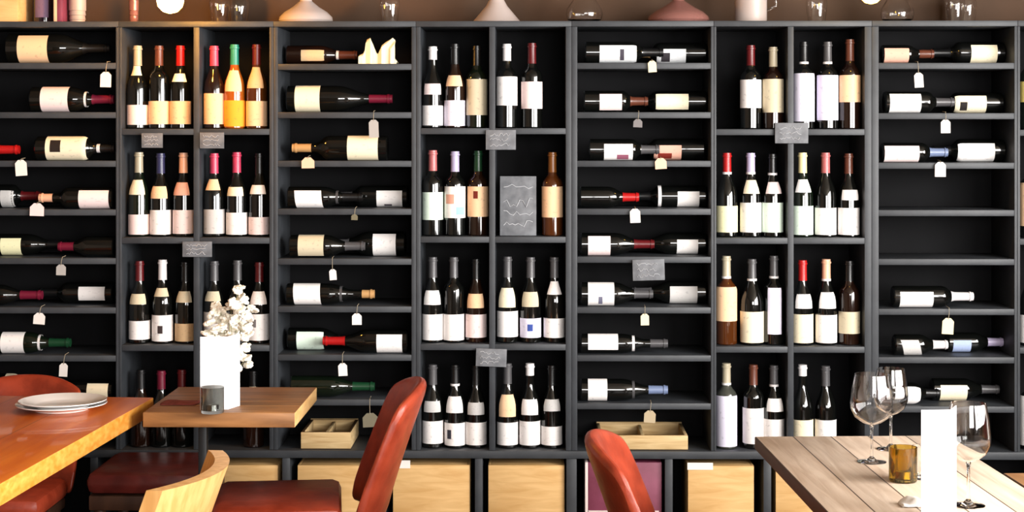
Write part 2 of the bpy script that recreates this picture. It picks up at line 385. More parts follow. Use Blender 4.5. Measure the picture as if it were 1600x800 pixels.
def patch(prof, z0, z1, a0, a1, off=.0007, seg=14, tilt=0.0):
    """a piece of paper wrapped on the bottle, with uv"""
    bm = BM(); uvl = bm.loops.layers.uv.new('UVMap')
    ns = 1 + max(2, int((z1 - z0) / .008)); G = []
    for j in range(ns):
        v = j / (ns - 1); row = []
        for i in range(seg + 1):
            u = i / seg; a = a0 + (a1 - a0) * u; z = z0 + (z1 - z0) * v + tilt * (u - .5)
            r = rad(prof, z) + off
            row.append((bm.verts.new((r * math.sin(a), -r * math.cos(a), z)), u, v))
        G.append(row)
    for j in range(ns - 1):
        for i in range(seg):
            q = (G[j][i], G[j][i+1], G[j+1][i+1], G[j+1][i])
            f = bm.faces.new([w[0] for w in q])
            for lp, w in zip(f.loops, q): lp[uvl].uv = (w[1], w[2])
    return bm
def cap_prof(prof, L, frac):
    z0 = L * (1 - frac); zs = [z0] + [z for r, z in prof[3:-1] if z > z0 + .002]
    return [(rad(prof, z) + .0006, z) for z in zs[:-1]] + [(prof[-2][0] + .0004, L + .0006), (0, L + .0008)]
ORD = ['first', 'second', 'third', 'fourth', 'fifth', 'sixth']
RN = {0: 'top', 1: 'second', 2: 'third', 3: 'fourth', 4: 'fifth', 5: 'sixth', 6: 'seventh', 7: 'eighth'}
RN_S = {0: 'top', 1: 'second', 2: 'third', 3: 'bottom'}
_bodies = {}
def body_mesh(kind, r, L):
    k = (kind, round(r, 4), round(L, 3))
    if k not in _bodies:
        bm = BM(); lathe(bm, profile(kind, k[1], k[2]), 28); _bodies[k] = mesh('bottle_body', bm, M['bottle'])
    return _bodies[k], profile(kind, k[1], k[2]), k[2]

def standing(b, row, pos, n, px, top, ly0, ly1, lab, cap, kind='bur', neck=None, gl='dk', r=.0375, span=105, dep=.068, marks=(), capf=.24, ring=None):
    Y = R + dep; z0 = shelf_top[b][row] + .0006
    p = P(px, top, Y); L = min(.335, max(.27, p.z - z0))
    me, prof, L = body_mesh(kind, r, L)
    m0, m1 = X_(MID[b] - 4.6), X_(MID[b] + 4.6)
    c0, c1 = (X_(EDGE[b-1][0] + EDGE[b-1][1]), m0) if px < MID[b] else (m1, X_(EDGE[b][0] - EDGE[b][1]))
    p.x = min(max(p.x, c0 + r + .002), c1 - r - .002)
    if lab: desc = f"{cap}-capped bottle with {lab} label"
    else: desc = f"{cap}-capped bottle without visible label"
    where = f"{ORD[pos]} from left on {RN_S[row]} shelf of {BNAME[b]}" if n > 1 else f"standing on {RN_S[row]} shelf of {BNAME[b]}"
    t = thing('wine_bottle', f"{desc}, {where}", 'wine bottle', (p.x, Y, z0), f"standing bottles of the {BNAME[b]}", (0, 0, random.uniform(-.06, .06)))
    put('glass_body', me, t, color=GL[gl])
    bm = BM(); lathe(bm, cap_prof(prof, L, capf), 20); obj('capsule', bm, M['capsule'], t, color=CAP[cap])
    if ring:
        bm = BM(); zr = L * (1 - capf); rr = rad(prof, zr); lathe(bm, [(rr + .0012, zr - .004), (rr + .0014, zr + .004)], 20)
        o = obj('neck_ring', bm, M['capsule'], t, color=CAP[ring]); o['label'] = f'{ring} ring'
    A = math.radians(span)
    if lab:
        za, zb = Z_(ly1, Y) - z0, Z_(ly0, Y) - z0
        za = max(za, .008); zb = max(zb, za + .03); zb = min(zb, L * .66)
        la = obj('label', patch(prof, za, zb, -A, A), M['paper'], t, color=PAL[lab])
        for (u0, u1, v0, v1, c) in marks:
            obj('emblem', patch(prof, za + (zb - za) * v0, za + (zb - za) * v1, -A + 2 * A * u0, -A + 2 * A * u1, .0011, 6), M['plain'], la, color=c)
    if neck:
        y0, y1, c = neck
        za, zb = Z_(y1, Y) - z0, Z_(y0, Y) - z0
        zb = min(zb, L * .8); za = min(za, zb - .015)
        obj('neck_label', patch(prof, za, zb, -.9, .9), M['paper'], t, color=PAL[c])
    return t

def row(b, r, items):
    for i, it in enumerate(items):
        kw = it[-1] if isinstance(it[-1], dict) else {}
        a = it[:-1] if kw else it
        standing(b, r, i, len(items), *a, **kw)
D = dict
# bulb-lit rack
row(2, 0, [(215, 72, 164, 195, 'pinkish', 'beige', D(neck=(103, 118, 'cream'))), (248.5, 72, 158, 194, 'peach', 'brown', D(kind='bdx')),
           (282, 72, 158, 194, 'peach', 'red', D(neck=(115, 128, 'white'))), (331, 72, 146, 194, 'peach', 'pink', D(gl='br')),
           (366.5, 70, 157, 198, 'orange', 'teal', D(gl='or', neck=(110, 143, 'peach'))), (401, 70, 158, 197, 'peach', 'dark-red', D(gl='am', neck=(105, 138, 'tan')))])
row(2, 1, [(217, 238, 335, 368, 'pinkish', 'beige', D(neck=(281, 304, 'cream'), gl='gr')), (251, 240, 328, 368, 'white', 'navy', D(neck=(291, 310, 'peach'))),
           (286.5, 239, 328, 365, 'pinkish', 'peach', D(neck=(285, 305, 'rose'))), (334, 240, 327, 365, 'grey', 'pink', D(neck=(280, 297, 'peach'))),
           (370, 238, 332, 368, 'white', 'pink', D(neck=(292, 306, 'cream'))), (405, 240, 339, 368, 'pinkish', 'black', D(neck=(289, 303, 'white')))])
row(2, 2, [(218, 408, 501, 530, 'white', 'dark-red', D(neck=(459, 475, 'beige'))), (254, 406, 492, 534, 'white', 'white', D(neck=(450, 463, 'beige'), marks=((.42, .55, .3, .6, (60, 50, 50)),))),
           (290, 410, 505, 535, 'tan', 'black', D(neck=(455, 472, 'beige'))), (334, 408, 487, 528, 'grey', 'grey', D(neck=(455, 470, 'beige'))),
           (371, 407, 490, 530, 'white', 'grey'), (405, 410, 490, 531, 'white', 'dark-red', D(neck=(455, 475, 'white'), marks=((.3, .45, .5, .8, (120, 116, 116)),)))])
row(2, 3, [(220, 578, 0, 0, None, 'black', D(gl='br')), (252, 580, 0, 0, None, 'maroon'), (284, 578, 0, 0, None, 'dark-red'), (396, 582, 0, 0, None, 'black', D(neck=(585, 600, 'beige'), gl='br'))])  # labels left off and capsules darkened for the shade under the table
# slate rack
row(4, 0, [(676, 73, 165, 196, 'white', 'white', D(neck=(131, 148, 'pinkish'), capf=.16)), (710.5, 69, 157, 197, 'lavender', 'black', D(neck=(118, 135, 'peach'), gl='br')),
           (745, 72, 124, 180, 'beige', 'black', D(kind='bdx', gl='gr')), (792, 69, 120, 165, 'white', 'white', D(kind='bdx', capf=.2)), (831, 68, 128, 170, 'pinkish', 'dark-red', D(kind='bdx'))])
row(4, 1, [(675, 235, 300, 343, 'mint', 'rosy', D(kind='bdx')), (711, 237, 291, 340, 'white', 'lavender', D(kind='bdx', marks=((.25, .5, .45, .75, (216, 160, 140)), (.55, .8, .1, .35, (150, 190, 190))))),
           (747, 236, 291, 338, 'peach', 'green', D(kind='bdx', gl='br', marks=((.38, .5, .6, .85, (110, 40, 30)),))), (863, 238, 291, 339, 'peach', 'amber', D(kind='bdx', gl='am'))])
row(4, 2, [(674, 402, 490, 530, 'white', 'grey', D(neck=(453, 475, 'white'))), (709, 402, 490, 531, 'white', 'grey', D(kind='bdx')), (744, 405, 490, 526, 'pinkish', 'black', D(neck=(458, 480, 'peach'), gl='br')),
           (793, 401, 485, 525, 'white', 'grey', D(neck=(449, 479, 'cream'))), (829, 402, 496, 526, 'lavender', 'grey', D(neck=(455, 478, 'beige'), marks=((.43, .57, .35, .7, (60, 80, 150)),))),
           (866, 402, 496, 526, 'white', 'grey', D(neck=(439, 459, 'white')))])
row(4, 3, [(675, 570, 656, 691, 'white', 'grey', D(neck=(625, 642, 'grey'))), (711, 570, 659, 694, 'white', 'black', D(neck=(618, 643, 'white'), ring='white', marks=((.3, .42, .3, .7, (60, 60, 70)),))),
           (744, 571, 658, 693, 'white', 'black', D(neck=(627, 646, 'grey'))), (793, 568, 658, 693, 'white', 'grey', D(neck=(615, 649, 'peach'))),
           (828, 568, 656, 693, 'white', 'white', D(neck=(622, 646, 'white'), capf=.14)), (862, 571, 664, 693, 'white', 'black', D(neck=(622, 640, 'grey')))])
# standing-bottle rack by wineglasses
row(6, 0, [(1173, 71, 125, 169, 'white', 'dark-red', D(kind='bdx')), (1208, 74, 124, 176, 'beige', 'beige', D(kind='bdx', gl='br')),
           (1256, 66, 115, 190, 'lavender', 'black', D(kind='bdx', ring='white')), (1293, 66, 118, 188, 'lavender', 'grey', D(kind='bdx', ring='white')), (1328, 62, 118, 160, 'peach', 'brown', D(kind='bdx', gl='br'))])
row(6, 1, [(1136, 239, 321, 362, 'pale-yellow', 'red', D(ring='white')), (1173, 239, 316, 362, 'white', 'lavender', D(neck=(281, 302, 'cream'), ring='white')), (1207, 241, 316, 362, 'mint', 'black', D(neck=(284, 302, 'pinkish'), ring='white')),
           (1254, 239, 321, 367, 'mint', 'cream', D(neck=(280, 300, 'white'), gl='gr')), (1290, 239, 324, 368, 'white', 'rosy'), (1326, 240, 324, 368, 'white', 'brown', D(neck=(296, 312, 'white')))])
row(6, 2, [(1135, 400, 447, 500, 'peach', 'beige', D(kind='bdx', gl='am', ring='white')), (1175, 405, 485, 533, 'cream', 'grey', D(r=.042, ring='white')), (1210, 400, 448, 520, 'lavender', 'grey', D(kind='bdx', span=40, ring='white')),
           (1254, 407, 489, 536, 'cream', 'red', D(neck=(458, 480, 'white'))), (1291, 405, 490, 534, 'white', 'peach', D(neck=(455, 480, 'white'), ring='white')), (1327, 408, 485, 519, 'beige', 'black', D(gl='br', kind='bdx'))])
row(6, 3, [(1135, 568, 616, 698, 'lavender', 'beige', D(kind='bdx', gl='cl', ring='white')), (1177, 570, 635, 690, 'white', 'brown', D(kind='bdx')), (1210, 571, 652, 690, 'white', 'grey', D(ring='white', neck=(620, 640, 'white'))),
           (1254, 570, 653, 692, 'cream', 'white', D(capf=.13)), (1290, 572, 653, 692, 'white', 'grey')])
# sliver of the last rack
row(8, 0, [(1610, 68, 128, 160, 'yellow', 'red', D(kind='bdx', gl='gr'))]); row(8, 1, [(1610, 240, 285, 352, 'peach', 'brown', D(kind='bdx'))])
row(8, 2, [(1610, 406, 490, 533, 'white', 'rosy')]); row(8, 3, [(1610, 575, 605, 692, 'white', 'steel-blue', D(kind='bdx'))])

def lying(b, row_, base, tip, lx0, lx1, ly0, ly1, lab, cap, kind='bur', gl='dk', dep=.05, dia=None, marks=(), capf=.26, tilt=0.0, ring=None, band=None):
    """a bottle lying along the shelf: base and tip give its two ends"""
    Y = R + dep; z0 = shelf_top[b][row_] + .0016
    r = (dia or 33) * Y / F / 2
    xb, xt = X_(base, Y), X_(tip, Y)
    lo = X_(EDGE[b - 1][0] + EDGE[b - 1][1]) + .003; hi_ = X_(EDGE[b][0] - EDGE[b][1]) - .003
    if b > 1: xb, xt = max(lo, xb), max(lo, xt)
    xb, xt = min(hi_, xb), min(hi_, xt)
    L = abs(xt - xb); right = xt > xb
    prof0 = profile(kind, r, L)
    bm = BM(); lathe(bm, prof0, 28); me = mesh('bottle_body', bm, M['bottle'])
    look = f"lying {cap}-capped bottle with {lab} label" if lab else f"lying {cap}-capped bottle with no label showing"
    t = thing('wine_bottle', f"{look}, neck {'right' if right else 'left'}, {RN[row_]} shelf of {BNAME[b]}", 'wine bottle',
              (xb, Y, z0 + r), f"lying bottles of the {BNAME[b]}", (0, math.pi / 2 if right else -math.pi / 2, 0))
    put('glass_body', me, t, color=GL[gl])
    bm = BM(); lathe(bm, cap_prof(prof0, L, min(capf, .275)), 20); obj('capsule', bm, M['capsule'], t, color=CAP[cap])
    if ring:
        bm = BM(); zr = L * ring[0]; rr = rad(prof0, zr); lathe(bm, [(rr + .0012, zr - .006), (rr + .0012, zr + .006)], 20)
        o = obj('neck_ring', bm, M['capsule'], t, color=CAP[ring[1]]); o['label'] = f'{ring[1]} ring'
    if lab:
        za, zb = sorted((abs(X_(lx0, Y - r) - xb), abs(X_(lx1, Y - r) - xb)))
        za = max(.006, za); zb = min(L * .66, max(zb, za + .02))
        zc = z0 + r
        def ang(y):
            return math.asin(max(-1, min(1, (Z_(y, Y - r * .7) - zc) / r)))
        hi, lo = ang(ly0), ang(ly1)
        hi = max(hi, lo + .5)
        if hi > 1.0: hi = 1.5
        if lo < -1.0: lo = -1.5
        a0, a1 = (-hi, -lo) if right else (lo, hi)
        la = obj('label', patch(prof0, za, zb, a0, a1, tilt=tilt), M['paper'], t, color=PAL[lab])
        for (u0, u1, v0, v1, c) in marks:
            obj('emblem', patch(prof0, za + (zb - za) * v0, za + (zb - za) * v1, a0 + (a1 - a0) * u0, a0 + (a1 - a0) * u1, .0012, 6), M['plain'], la, color=c)
    return t
B2 = .131                         # depth of the bottle that lies behind
# rack behind the plates
lying(1, 0, 14, 172, 26, 73, 55, 101, 'peach', 'black', dia=47, dep=.085)
lying(1, 1, 50, 178, 62, 105, 138, 177, 'pinkish', 'maroon', dia=39, ring=(.66, 'white'))
lying(1, 2, 58, 179, 70, 136, 216, 252, 'cream', 'black', kind='bdx', dia=37, marks=((.25, .6, .12, .38, (40, 32, 28)),), ring=(.8, 'white'))
lying(1, 2, -92, 30, 0, 0, 220, 250, None, 'red')
lying(1, 3, 179, 62, 122, 169, 298, 329, 'pinkish', 'peach', kind='bdx', dep=.05, capf=.18)
lying(1, 3, -45, 62, 0, 42, 298, 328, 'grey', 'dark-red', kind='bdx', dep=B2, dia=36)
lying(1, 4, -15, 108, 0, 32, 373, 402, 'pale-yellow', 'black', dep=B2)
lying(1, 4, 180, 92, 140, 141, 380, 400, None, 'maroon', dia=32, capf=.40)
lying(1, 5, 179, 60, 122, 163, 449, 470, 'white', 'black', kind='bdx', dep=B2)
lying(1, 5, -62, 66, 0, 0, 450, 480, None, 'maroon')
lying(1, 6, -14, 110, 0, 36, 524, 553, 'white', 'green', dep=.05, gl='gr', ring=(.62, 'white'))
lying(1, 7, 179, 66, 135, 168, 601, 632, 'cream', 'black', kind='bdx')
lying(1, 7, -15, 62, 5, 40, 590, 630, 'cream', 'brown', dep=B2, dia=38)
# rack holding crumpled paper
lying(3, 0, 448, 558, 470, 506, 78, 95, 'tan', 'brown', gl='br', dep=.12, dia=30, ring=(.72, 'white'))
lying(3, 1, 449, 613, 460, 499, 135, 176, 'cream', 'maroon', dia=41, dep=.085, capf=.22)
lying(3, 2, 606, 457, 542, 590, 215, 252, 'cream', 'tan', kind='bdx', dia=38, capf=.2)
lying(3, 3, 450, 566, 461, 503, 298, 323, 'white', 'black', tilt=.008, ring=(.66, 'grey'))
lying(3, 3, 638, 520, 588, 628, 298, 325, 'white', 'grey', dep=B2, kind='bdx', marks=((.2, .35, .4, .7, (90, 84, 90)),))
lying(3, 4, 453, 570, 465, 505, 369, 400, 'beige', 'grey', dia=35)
lying(3, 4, 634, 515, 582, 618, 366, 404, 'white', 'grey', dep=B2, dia=38)
lying(3, 5, 448, 585, 458, 500, 446, 475, 'white', 'tan', tilt=.006, capf=.14, ring=(.62, 'grey'))
lying(3, 6, 450, 556, 463, 505, 519, 549, 'mint', 'black', dep=B2, dia=34)
lying(3, 6, 638, 505, 588, 628, 523, 555, 'white', 'red', dep=.05, dia=36)
lying(3, 7, 455, 585, 470, 471, 600, 620, None, 'green', gl='gr')
# rack above purple box
lying(5, 0, 914, 1036, 937, 995, 71, 98, 'silver', 'black', kind='bdx', marks=((.2, .7, .55, .66, (70, 66, 76)),))
lying(5, 0, 1104, 985, 1022, 1072, 77, 98, 'silver', 'tan', kind='bdx', dep=B2, marks=((.3, .8, .55, .85, (50, 46, 50)),))
lying(5, 1, 912, 1012, 937, 972, 147, 172, 'pinkish', 'brown', kind='bdx', capf=.3)
lying(5, 1, 1104, 978, 1025, 1076, 147, 171, 'cream', 'black', kind='bdx', dep=B2)
lying(5, 2, 920, 1030, 944, 989, 225, 251, 'white', 'grey', kind='bdx', marks=((.5, .8, .45, .85, (150, 90, 110)),))
lying(5, 2, 1100, 980, 1019, 1065, 227, 252, 'rose', 'black', kind='bdx', dep=B2, marks=((.25, .6, .35, .85, (120, 40, 30)),))
lying(5, 3, 906, 998, 930, 931, 300, 320, None, 'red', capf=.42)
lying(5, 3, 1104, 985, 1059, 1093, 299, 327, 'white', 'black', kind='bdx', dep=B2, ring=(.62, 'white'))
lying(5, 4, 907, 1022, 919, 954, 369, 401, 'pinkish', 'dark-red', dia=35, capf=.36)
lying(5, 4, 1103, 985, 1058, 1091, 374, 402, 'white', 'black', dep=B2)
lying(5, 5, 907, 1020, 919, 960, 443, 477, 'white', 'grey', dia=36, marks=((.55, .8, .4, .55, (110, 110, 130)),))
lying(5, 5, 1103, 988, 1047, 1090, 447, 478, 'grey', 'grey', dep=B2, dia=35)
lying(5, 6, 907, 1043, 919, 966, 523, 546, 'white', 'grey', dia=30, capf=.2, ring=(.6, 'white'))
lying(5, 7, 907, 1043, 919, 949, 596, 626, 'white', 'steel-blue', dia=34, capf=.22, ring=(.6, 'grey'))
# half-empty rack
lying(7, 0, 1377, 1458, 1379, 1421, 76, 99, 'rose', 'brown', dia=28, capf=.36)
lying(7, 0, 1576, 1455, 1518, 1559, 71, 100, 'cream', 'black', kind='bdx', dep=B2, dia=34)
lying(7, 1, 1381, 1490, 1391, 1440, 147, 176, 'white', 'grey', kind='bdx', dia=33)
lying(7, 1, 1565, 1450, 1490, 1542, 150, 175, 'cream', 'black', kind='bdx', dep=B2, dia=32, marks=((.3, .7, .62, .85, (40, 36, 34)),))
lying(7, 2, 1377, 1480, 1381, 1437, 228, 252, 'pinkish', 'steel-blue', kind='bdx', dia=30, capf=.34)
lying(7, 2, 1574, 1455, 1496, 1555, 224, 253, 'white', 'black', kind='bdx', dep=B2, dia=35)
lying(7, 5, 1394, 1520, 1407, 1459, 455, 484, 'white', 'white', kind='bdx', dia=33, capf=.3)
lying(7, 6, 1396, 1480, 1412, 1440, 530, 556, 'grey', 'white', dia=32, tilt=.02, capf=.3)
lying(7, 6, 1479, 1567, 1490, 1518, 530, 557, 'blue', 'lavender', dep=.14, dia=30, capf=.34)
lying(7, 7, 1388, 1466, 1402, 1440, 603, 632, 'white', 'black', dia=33)
lying(7, 7, 1455, 1560, 1470, 1512, 600, 632, 'cream', 'grey', dep=B2, dia=34)

# ------------------------------------------------------------------ crumpled paper on bay 3's top shelf
def crumpled():
    bm = BM(); z0 = shelf_top[3][0] + .001; Y = R + .05
    t = [(562, 86), (567, 84), (572, 76), (573, 60), (579, 58), (583, 66), (588, 80), (592, 84), (598, 70), (603, 64), (614, 58), (617, 62), (610, 72), (612, 84), (618, 92), (621, 100)]
    rows = []
    rnd = random.Random(3)
    xc = X_(592, Y)
    for k, yy in enumerate((-.035, -.02, 0, .02, .035)):
        sc_ = 1.0 if k in (1, 2, 3) else .8
        rr = []
        for (px, py) in t:
            zt = max(.006, (Z_(py, Y) - z0)) * (1 - .25 * abs(k - 1.5) / 2)
            rr.append(bm.verts.new((X_(px, Y) - xc + rnd.uniform(-.003, .003), yy * sc_ + rnd.uniform(-.006, .006), zt + rnd.uniform(-.003, .003))))
        rows.append(rr)
    for a, b in zip(rows, rows[1:]):
        for i in range(len(t) - 1): bm.faces.new((a[i], a[i+1], b[i+1], b[i]))
    for rr in (rows[0], rows[-1]):
        lowv = [bm.verts.new((v.co.x, v.co.y * 1.15, 0)) for v in rr]
        for i in range(len(t) - 1): bm.faces.new((rr[i], rr[i+1], lowv[i+1], lowv[i]))
    o = obj('crumpled_paper', bm, M['plain'], loc=(xc, Y, z0), color=(236, 226, 190), smooth=False)
    tag(o, 'crumpled cream paper with two raised peaks on a top rack shelf', 'paper')
crumpled()

# ------------------------------------------------------------------ price tags
def price_tag(b, px0, px1, y0, y1, col, label, sy):
    Y = R - .012; x = X_((px0 + px1) / 2, Y); zt, zb = Z_(y0, Y), Z_(y1, Y); w = X_(px1, Y) - X_(px0, Y); h = zt - zb
    t = thing('price_tag', label, 'price tag', (x, Y, zt), 'paper price tags hung along the shelves', (0, random.uniform(-.08, .08), 0))
    bm = BM(); c = w * .28
    pts = [(-w/2, -h), (w/2, -h), (w/2, -c), (w/2 - c, 0), (-w/2 + c, 0), (-w/2, -c)]
    f = bm.faces.new([bm.verts.new((p[0], 0, p[1])) for p in pts])
    g = bmesh.ops.extrude_face_region(bm, geom=[f]); bmesh.ops.translate(bm, vec=(0, .0012, 0), verts=[v for v in g['geom'] if isinstance(v, bmesh.types.BMVert)])
    obj('card', bm, M['plain'], t, color=col, smooth=False)
    zs = max(.004, min(shelf_top[b], key=lambda q: abs(q - Z_(sy, R))) + .004 - zt)
    bm = BM(); tube(bm, [(0, -.0008, -.004), (.001, -.001, zs * .5), (.002, .007, zs), (.002, .05, zs + .002)], .0011, 5)
    obj('string', bm, M['string'], t)
W_, C_, G_, K_ = (232, 226, 220), (228, 214, 178), (168, 164, 160), (232, 190, 160)
for a in [
    (1, 157, 174, 112, 136, W_, 'small white price tag beside the rack upright above a maroon-capped bottle', 98),
    (1, 23, 41, 250, 275, W_, 'small white price tag hanging under the red-capped lying bottle', 251),
    (1, 47, 69, 318, 338, (236, 214, 212), 'pinkish price tag in front of two lying bottles, fourth shelf behind plates', 312),
    (1, 88, 103, 414, 431, G_, 'greyish price tag hanging below the maroon-capped bottle on fifth shelf', 403),
    (1, 53, 71, 490, 508, W_, 'white price tag hanging under the sixth shelf of the rack behind plates', 480),
    (1, 93, 106, 569, 590, W_, 'white price tag under the seventh shelf of the rack behind plates', 555),
    (3, 576, 591, 187, 215, G_, 'long grey price tag hanging over a cream bottle label', 175),
    (3, 471, 491, 246, 263, K_, 'tan price tag over the third shelf of the rack holding crumpled paper', 240),
    (3, 549, 559, 335, 344, (110, 104, 84), 'tiny dark price tag under the fourth shelf with two white labels', 326),
    (3, 514, 525, 421, 438, W_, 'white price tag below the fifth shelf of the rack holding crumpled paper', 404),
    (3, 550, 565, 490, 508, W_, 'white price tag under the sixth shelf of the rack holding crumpled paper', 478),
    (3, 528, 542, 568, 588, W_, 'white price tag below the bright red capsule on the seventh shelf', 554),
    (3, 566, 590, 646, 668, (120, 114, 96), 'dim tan price tag under lowest shelf near the red leather chair', 626),
    (5, 1012, 1025, 95, 113, C_, 'cream price tag over the top shelf of the rack above purple box', 90),
    (5, 990, 1004, 186, 199, (120, 116, 116), 'dim grey price tag below the second shelf above the open case', 175),
    (5, 1023, 1041, 247, 264, K_, 'peach price tag over the third shelf, below the rose label', 240),
    (5, 984, 1000, 326, 348, W_, 'white price tag below a red capsule on the fourth shelf', 322),
    (5, 1001, 1014, 490, 508, C_, 'cream price tag under the chalkboard sign of the rack above purple box', 480),
    (5, 1007, 1025, 641, 660, (176, 160, 132), 'tan price tag hanging just above the open wooden case', 630),
    (7, 1428, 1442, 114, 137, W_, 'white price tag under the top shelf of the half-empty rack', 98),
    (7, 1470, 1485, 187, 208, W_, 'white price tag under the second shelf of the half-empty rack', 177),
    (7, 1461, 1478, 253, 276, W_, 'white price tag over the third shelf of the half-empty rack', 248),
    (7, 1473, 1491, 496, 521, C_, 'cream price tag above the blue bottle label in half-empty rack', 483),
]: price_tag(*a)

# ------------------------------------------------------------------ chalkboard signs
def chalk_lines(bm, w, h, seed, rows=3):
    rnd = random.Random(seed)
    for k in range(rows):
        z = -h * (k + .9) / (rows + .8); x = -w * .36; pts = []
        while x < w * rnd.uniform(.25, .38):
            pts.append((x, -.0012, z + rnd.uniform(-.35, .35) * h / (rows + 1))); x += w * .05
        tube(bm, pts, .0009, 4)
def sign(px0, px1, y0, y1, label, seed, tilt=0.0, col=None):
    Y = R - .014; x = X_((px0 + px1) / 2, Y); w = X_(px1, Y) - X_(px0, Y); zt = Z_(y0, Y); h = zt - Z_(y1, Y)
    t = thing('chalkboard_sign', label, 'sign', (x, Y, zt), 'small chalkboard signs on the racks', (0, tilt, 0))
    bbox('board', M['chalkboard'], t, -w/2, w/2, 0, .005, -h, 0, .001)
    bm = BM(); chalk_lines(bm, w, h, seed); obj('chalk_lettering', bm, M['chalk'], t)
    bbox('hook', M['steel'], t, -.004, .004, .0052, .0075, -h * .5, -.004)
sign(221, 254, 208, 231, 'small chalkboard sign over the first three bottles, second shelf of bulb-lit rack', 1)
sign(312, 350, 207, 232, 'small chalkboard sign beside the divider under the orange bottle label', 2)
sign(285, 331, 378, 402, 'chalkboard sign across the divider of bulb-lit rack, above the white flowers', 3)
sign(759, 806, 203, 234, 'chalkboard sign across the divider just above the big slate board', 4)
sign(744, 792, 545, 573, 'chalkboard sign on the lowest shelf edge of the rack with slate board', 5, .03)
sign(988, 1038, 405, 438, 'chalkboard sign between lying bottles in the rack above purple box', 6, -.03)
sign(1211, 1263, 192, 224, 'pale chalkboard sign on the divider of the standing-bottle rack by wineglasses', 7)
Y = R + .05; z0 = shelf_top[4][1] + .0008; w = X_(838, Y) - X_(781, Y); h = Z_(275, Y) - z0
t = thing('slate_board', 'large grey slate with chalk writing leaning beside an amber bottle', 'slate board', (X_(809.5, Y), Y, z0), None, (-.10, 0, 0))
bbox('board', M['chalkboard'], t, -w/2, w/2, 0, .007, 0, h, .0015)
bm = BM(); rnd = random.Random(11)
for zc, n_, a in ((.82, 7, .05), (.55, 9, .08), (.40, 9, .06), (.18, 10, .07)):
    tube(bm, [(-w * .4 + w * .8 * i / n_, -.0012, h * (zc + rnd.uniform(-a, a))) for i in range(n_ + 1)], .0013, 4)
obj('chalk_lettering', bm, M['chalk'], t)

# ------------------------------------------------------------------ glassware along the top
GY = R + .12
def ledge(name, label, cat, px, prof, m, half=1.0, group='glassware along the top of the racks', parts=()):
    t = thing(name, label, cat, (X_(px, GY), GY, TOPZ + .0008), group)
    return t
def glass_lathe(bm, outer, wall=.0018):
    """outer profile bottom up (r,z) -> closed thin-walled vessel"""
    inner = [(max(0.0004, r - wall), max(z, outer[0][1] + wall * 1.5)) for r, z in outer]
    lathe(bm, [(0, outer[0][1])] + outer + inner[::-1] + [(0, inner[0][1])], 32)
def wine_glass_mesh(h, rb, m='glass', upside=False):
    s = h
    foot = [(0, 0), (.036, 0), (.037, .0012), (.03, .003), (.012, .006), (.0045, .014), (.0036, h * .2), (.0036, h * .38), (.006, h * .425)]
    bowl = [(rb * .45, h * .45), (rb * .8, h * .51), (rb * .98, h * .60), (rb, h * .68), (rb * .93, h * .82), (rb * .78, h * 1.0)]
    inn = [(r - .0011, z + (.0012 if i < 3 else 0)) for i, (r, z) in enumerate(bowl)]
    bm1 = BM(); lathe(bm1, foot + bowl + inn[::-1] + [(0, h * .447)], 36)
    return bm1
def on_top(name, label, cat, px, bms):
    t = thing(name, label, cat, (X_(px, GY), GY, TOPZ + .0008), 'glassware along the top of the racks')
    for nm, bm, m, *rest in bms: obj(nm, bm, M[m], t, *(rest or []))
    return t
def vessel(prof, wall=.002):
    bm = BM(); glass_lathe(bm, prof, wall); return bm
def sc_(px): return px * GY / F
# wide flat decanter with neck
def decanter(px, wpx, label, m, kind):
    r = sc_(wpx) / 2
    if kind == 'cone': pr = [(r * .96, 0), (r, .006), (r * .9, .016), (r * .45, .062), (.026, .085), (.019, .11), (.018, .19), (.026, .205)]
    elif kind == 'wide': pr = [(r * .93, 0), (r, .010), (r * .98, .022), (r * .8, .040), (r * .5, .058), (.022, .08), (.018, .11), (.018, .2), (.028, .215)]
    else: pr = [(r * .6, 0), (r * .92, .012), (r, .03), (r * .95, .05), (r * .6, .085), (.024, .12), (.017, .15), (.017, .23), (.027, .245)]
    t = on_top('decanter', label, 'decanter', px, [('vessel', vessel(pr), m)])
    bm = BM(); r0, z0 = pr[-1]; lathe(bm, [(0, z0 + .001), (.014, z0 + .001), (.02, z0 + .012), (.018, z0 + .028), (0, z0 + .034)], 24); obj('stopper', bm, M['glass'], t)
decanter(478, 84, 'wide low pale decanter on top of the racks, closest to the bulb', 'frost', 'wide')
decanter(776, 74, 'cone-shaped pale pink decanter on top above the slate-board rack', 'frost', 'cone')
decanter(913, 58, 'round clear decanter with bright glints between the cone and rosy decanters', 'glass', 'round')
decanter(1060, 96, 'very wide rosy decanter on top above the purple box', 'rose_glass', 'wide')
decanter(1402, 52, 'clear round decanter on top beside the yellow bulb', 'glass', 'round')
def stem_glass(px, label, h=.2, r=.04, dy=0.0):
    bm = wine_glass_mesh(h, r); bmesh.ops.rotate(bm, cent=(0, 0, 0), matrix=Matrix.Rotation(math.pi, 3, 'X'), verts=bm.verts); bmesh.ops.translate(bm, vec=(0, 0, h), verts=bm.verts)
    t = on_top('stemmed_glass', label, 'glass', px, [('bowl', bm, 'glass')]); t.location.y += dy
    for o in list(t.children):                     # a single piece of glass: the thing is the mesh itself
        o.parent = None; o.location = t.location; o.name = 'stemmed_glass'
        for k in ('label', 'category', 'group'): o[k] = t[k]
    bpy.data.objects.remove(t)
stem_glass(343, 'upturned clear stemmed glass on top, nearer the bulb of the pair', r=.037)
stem_glass(367, 'upturned clear stemmed glass on top, farther from bulb of the pair', r=.037, dy=.085)
stem_glass(609, 'upturned clear stemmed glass on top between wide and cone decanters', r=.036)
stem_glass(1276, 'upturned clear stemmed glass on top between beaker and yellow bulb', r=.038)
